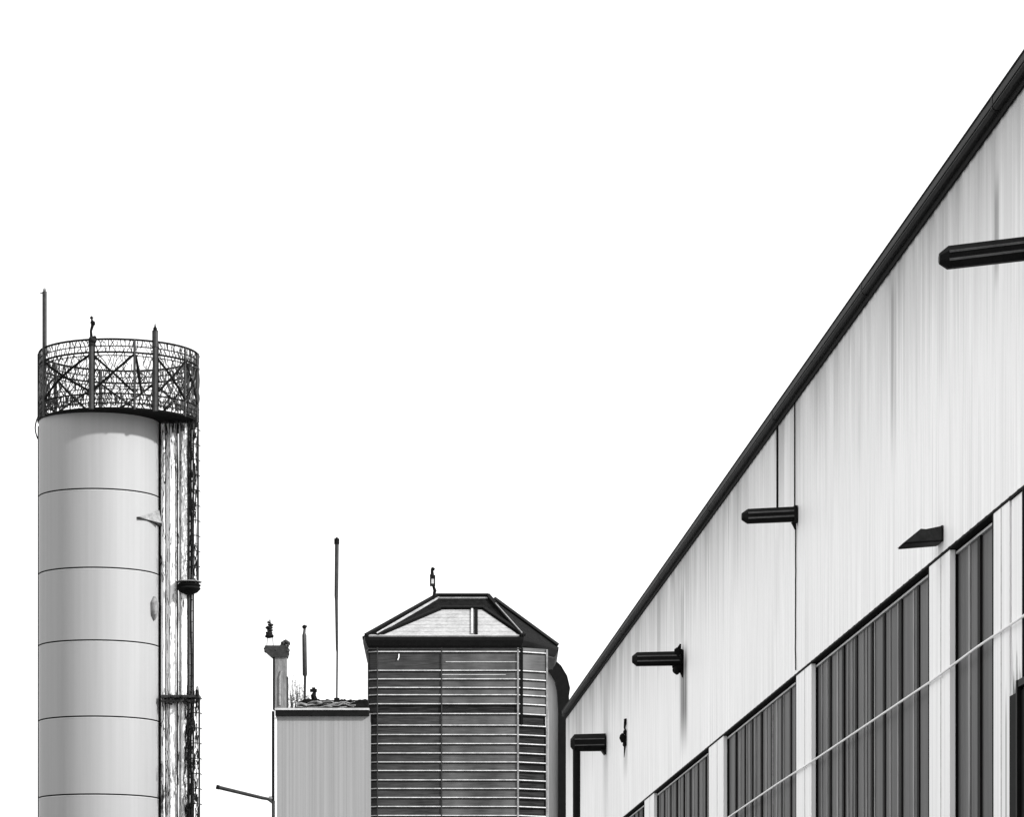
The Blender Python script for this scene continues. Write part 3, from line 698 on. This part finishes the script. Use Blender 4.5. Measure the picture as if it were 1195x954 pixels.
# woven wire infill, slightly bent and torn
rn = random.Random(21)
def weave(mb, zA, zB, step, r, keep, jit, a0=0, a1=360, RR=None, C=None):
    n = int((a1-a0)/step)
    span = (zB-zA)
    for sgn in (1, -1):
        for i in range(n):
            a = a0+(a1-a0)*i/n; pts = []; seg = max(3, int(span/0.14))
            for j in range(seg+1):
                pts.append(cg(a + sgn*step*2.0*(j/seg)*(span/0.9) + rn.uniform(-jit, jit), zA+span*j/seg+rn.uniform(-.02,.02), (RR or RC)-0.02+rn.uniform(-0.01,0.03)))
            k0 = 0
            for j in range(seg):
                if rn.random() > keep:
                    if j+1-k0 >= 2: mb.tube(pts[k0:j+1], r*rn.uniform(0.7,1.6), 3, False)
                    k0 = j+1
            if len(pts)-k0 >= 2: mb.tube(pts[k0:], r*rn.uniform(0.7,1.6), 3, False)
wv = MB()
weave(wv, z0+H*0.21, z0+H*0.80, 6.0, 0.012, 0.82, 1.6)
weave(wv, z0+H*0.22, z0+H*0.78, 5.0, 0.008, 0.7, 2.2, -84, 84)
weave(wv, z0+H*0.82, z0+H*0.99, 3.0, 0.011, 0.88, 1.0)
weave(wv, z0+H*0.02, z0+H*0.21, 2.0, 0.014, 0.9, 1.0)
weave(wv, z0+H*0.05, z0+H*0.95, 4.0, 0.011, 0.82, 1.8, 45, 84)
weave(wv, z0+H*0.05, z0+H*0.80, 6.0, 0.012, 0.8, 1.8, -84, -20)
part(wv, 'wire_mesh', M['mesh'], deck)
# masts on the cage
def mast(label, px, pyt, ang, kind):
    p = cg(ang, z1); base = Vector((p[0]+LX, p[1]+LD, z1-0.05))
    t = thing('mast', label, 'mast', base, group='masts on the silo cage'); H_ = wz(pyt, base.y)-base.z
    if kind == 0:
        part(MB().tube([(0,0,-0.12),(0,0,H_*0.94)], 0.062, 10), 'pole', M['steel'], t)
        part(MB().tube([(0,0,H_*0.94),(0.0,0,H_*0.97),(0,0,H_)], [0.03,0.05,0.012], 8), 'tip', M['galv'], t)
        part(MB().tube([(-0.12,0,H_*0.91),(0.03,0,H_*0.92)], 0.016, 6), 'peg', M['soot'], t)
    elif kind == 1:
        part(MB().tube([(0,0,0),(-0.02,0,H_*0.4),(0.02,0,H_*0.6),(0,0,H_)], [0.045,0.035,0.045,0.018], 7), 'pole', M['soot'], t)
        part(MB().blob((0.03,0,H_*0.72),0.07,0.9,2).blob((0.0,0,H_*0.93),0.05,0.7,3), 'sensor', M['soot'], t, smooth=0)
        part(MB().blob((0.02,0,0.03),0.12,0.8,5).blob((0.0,0,-0.08),0.10,1,5).blob((0.07,0,0.10),0.06,0.8,6), 'clamp', M['wire'], t, smooth=0)
    else:
        part(MB().tube([(0,0,-0.1),(0,0,H_*0.62)], 0.082, 10), 'pole', M['steel'], t)
        part(MB().tube([(0,0,H_*0.62),(0,0,H_*0.7),(0.0,0,H_*0.78)], [0.09,0.05,0.06], 8), 'clamp', M['soot'], t)
        part(MB().tube([(0,0,H_*0.75),(0,0,H_*0.88),(0.0,0,H_)], [0.05,0.022,0.012], 8), 'tip', M['soot'], t)
mast('tallest plain mast at the left end of the silo cage', 52, 336, A1, 0)
mast('mast with knobbly sensors above the middle left post of the silo cage', 107, 369, A2, 1)
mast('stub mast with thin pointed tip above the right post of the silo cage', 181, 378, A4, 2)

# ------------------------------------------------------------------ ladder shaft beside the silo
DX = wx(211, LD)
la = thing('ladder_shaft', 'white pipe shaft with dark caged ladder rising beside the silo', 'ladder shaft', (DX, LD-0.15, 0))
lx = lambda px: wx(px, LD)-DX
ZD = z0-0.1
zc1, zc2 = wz(686, LD), wz(815, LD)
part(MB().tube([(lx(201),0,0),(lx(201),0,ZD)], 7.0*u, 20), 'pipe', M['peel'], la)
part(MB().tube([(lx(214.5),-0.05,0),(lx(214.5),-0.05,ZD)], 5.2*u, 20), 'pipe', M['peel'], la)
part(MB().tube([(lx(191.5),-0.1,0),(lx(191.5),-0.1,ZD)], 2.6*u, 12), 'pipe', M['peel'], la)
for px, w, y in ((194.6, 0.012, -0.2), (208.4, 0.02, -0.16), (220.3, 0.024, -0.05), (223.5, 0.03, 0.02), (199, 0.007, -0.19), (212, 0.008, -0.19)):
    part(MB().tube([(lx(px)+rn.uniform(-.01,.01), y, ZD*i/30) for i in range(31)], w, 6), 'cable', M['wire'], la)
# caged ladder on the right
rails = []
for px, zt_, zb_ in ((221.5, ZD, 0), (226.5, ZD, 0), (232.0, ZD, zc1), (233.5, zc2, 0)):
    part(MB().tube([(lx(px),-0.1,zb_),(lx(px),-0.1,zt_)], 0.028, 8), 'rail', M['steel'], la)
rg = MB(); z = 0.3
while z < ZD: rg.tube([(lx(221.5),-0.1,z),(lx(226.5),-0.1,z)], 0.012, 6); z += 0.3
part(rg, 'rung', M['wire'], la)
hp = MB()
def hoops(xr, zb_, zt_, cx0=226.5):
    z = zb_
    while z < zt_:
        c = lx((cx0+xr)/2-1); r = (lx(xr)-lx(cx0-6))/2
        hp.tube([(c+r*math.cos(R(t)), -0.1-0.5*abs(math.sin(R(t)))*0.7, z) for t in range(0, 181, 15)], 0.014, 5); z += 0.42
hoops(232.5, zc1+0.1, ZD); hoops(234.5, 0.5, zc2)
part(hp, 'hoop', M['wire'], la)
sc = MB()
def tangle(xa, xb, zb_, zt_, dens, r):
    n = int((zt_-zb_)*dens)
    for _ in range(n):
        x = lx(rn.uniform(xa, xb)); z = rn.uniform(zb_, zt_); y = rn.uniform(-0.36, -0.19); L = rn.uniform(0.06, 0.3)
        sc.tube([(x,y,z),(x+rn.uniform(-.02,.02),y,z+L*0.6),(x+rn.uniform(-.035,.035),y+rn.uniform(-.03,.03),z+L*1.5)], r*rn.uniform(0.6,1.6), 4)
tangle(222, 231.5, zc1, ZD, 34, 0.010); tangle(217, 233, 0.2, zc2, 64, 0.010); tangle(196, 222, 0.2, ZD, 12, 0.005); tangle(189.5, 197, zc1, ZD, 9, 0.007); tangle(190, 200, 0.2, zc2, 10, 0.008); tangle(196, 222, 0.2, ZD, 4, 0.005)
tangle(189, 230, ZD-0.3, ZD+0.1, 60, 0.012)
part(sc, 'torn_mesh', M['wire'], la)['kind'] = 'stuff'
# collars
c1 = MB(); c = lx(221.5)
c1.lathe([(0.28,zc1+0.06),(0.34,zc1+0.02),(0.30,zc1-0.03),(0.33,zc1-0.08),(0.24,zc1-0.18),(0.10,zc1-0.24)], 24, (c,-0.15))
part(c1, 'collar', M['soot'], la, smooth=30)
part(MB().lathe([(0.31,zc1+0.10),(0.36,zc1+0.10),(0.36,zc1+0.12),(0.31,zc1+0.12)], 24, (c,-0.15)), 'collar_ring', M['galv'], la)
k2 = MB()
k2.box(lx(190), lx(234.5), -0.35, 0.2, zc2-0.05, zc2+0.03).box(lx(189.5), lx(229), -0.32, 0.2, zc2-0.16, zc2-0.10)
part(k2, 'platform', M['steel'], la, smooth=0)
k3 = MB()
for _ in range(40): k3.blob((lx(rn.uniform(190,234)), rn.uniform(-0.38,-0.3), zc2+rn.uniform(-0.22,0.07)), rn.uniform(0.018,0.04), 0.9, rn.random())
part(k3, 'bolts', M['wire'], la, smooth=0)

# ------------------------------------------------------------------ light, sky, camera
world = bpy.data.worlds.new('World'); S.world = world; world.use_nodes = True
nt = world.node_tree; bg = nt.nodes['Background']
SUN = Vector((0.84, -0.48, 0.58)).normalized()
el = math.asin(SUN.z); az = math.atan2(SUN.x, SUN.y)
sky = nt.nodes.new('ShaderNodeTexSky'); sky.sky_type = 'NISHITA'; sky.sun_disc = False
sky.sun_elevation = el; sky.sun_rotation = az; sky.dust_density = 4.0; sky.air_density = 1.0; sky.ozone_density = 1.0
bw = nt.nodes.new('ShaderNodeRGBToBW'); nt.links.new(sky.outputs[0], bw.inputs[0])
# white overcast veil: even cloud light with the sky's own brightness mixed in
mx = nt.nodes.new('ShaderNodeMath'); mx.operation = 'MULTIPLY_ADD'; nt.links.new(bw.outputs[0], mx.inputs[0]); mx.inputs[1].default_value = 0.35; mx.inputs[2].default_value = 9.0
nt.links.new(mx.outputs[0], bg.inputs['Color']); bg.inputs['Strength'].default_value = 0.1
sl = bpy.data.lights.new('sun', 'SUN'); sl.energy = 5.0; sl.angle = R(3.0); sl.color = (1.0, 1.0, 1.0)
so = bpy.data.objects.new('sun', sl); COL.objects.link(so); so.rotation_euler = (-SUN).to_track_quat('-Z', 'Y').to_euler(); so.location = (20, -20, 40)

cam = bpy.data.cameras.new('camera'); co = bpy.data.objects.new('camera', cam); COL.objects.link(co); S.camera = co
co.location = (0, 0, EYE); co.rotation_euler = (R(90), 0, 0)
cam.sensor_width = 36.0; cam.sensor_fit = 'HORIZONTAL'; cam.lens = 36.0*F/1195.0
cam.shift_y = (HZ-477.0)/1195.0; cam.shift_x = 0.0
cam.clip_start = 0.1; cam.clip_end = 5000
S.view_settings.view_transform = 'Standard'; S.view_settings.look = 'None'
S.view_settings.gamma = 1.0; S.view_settings.exposure = 0.52; S.view_settings.use_curve_mapping = False
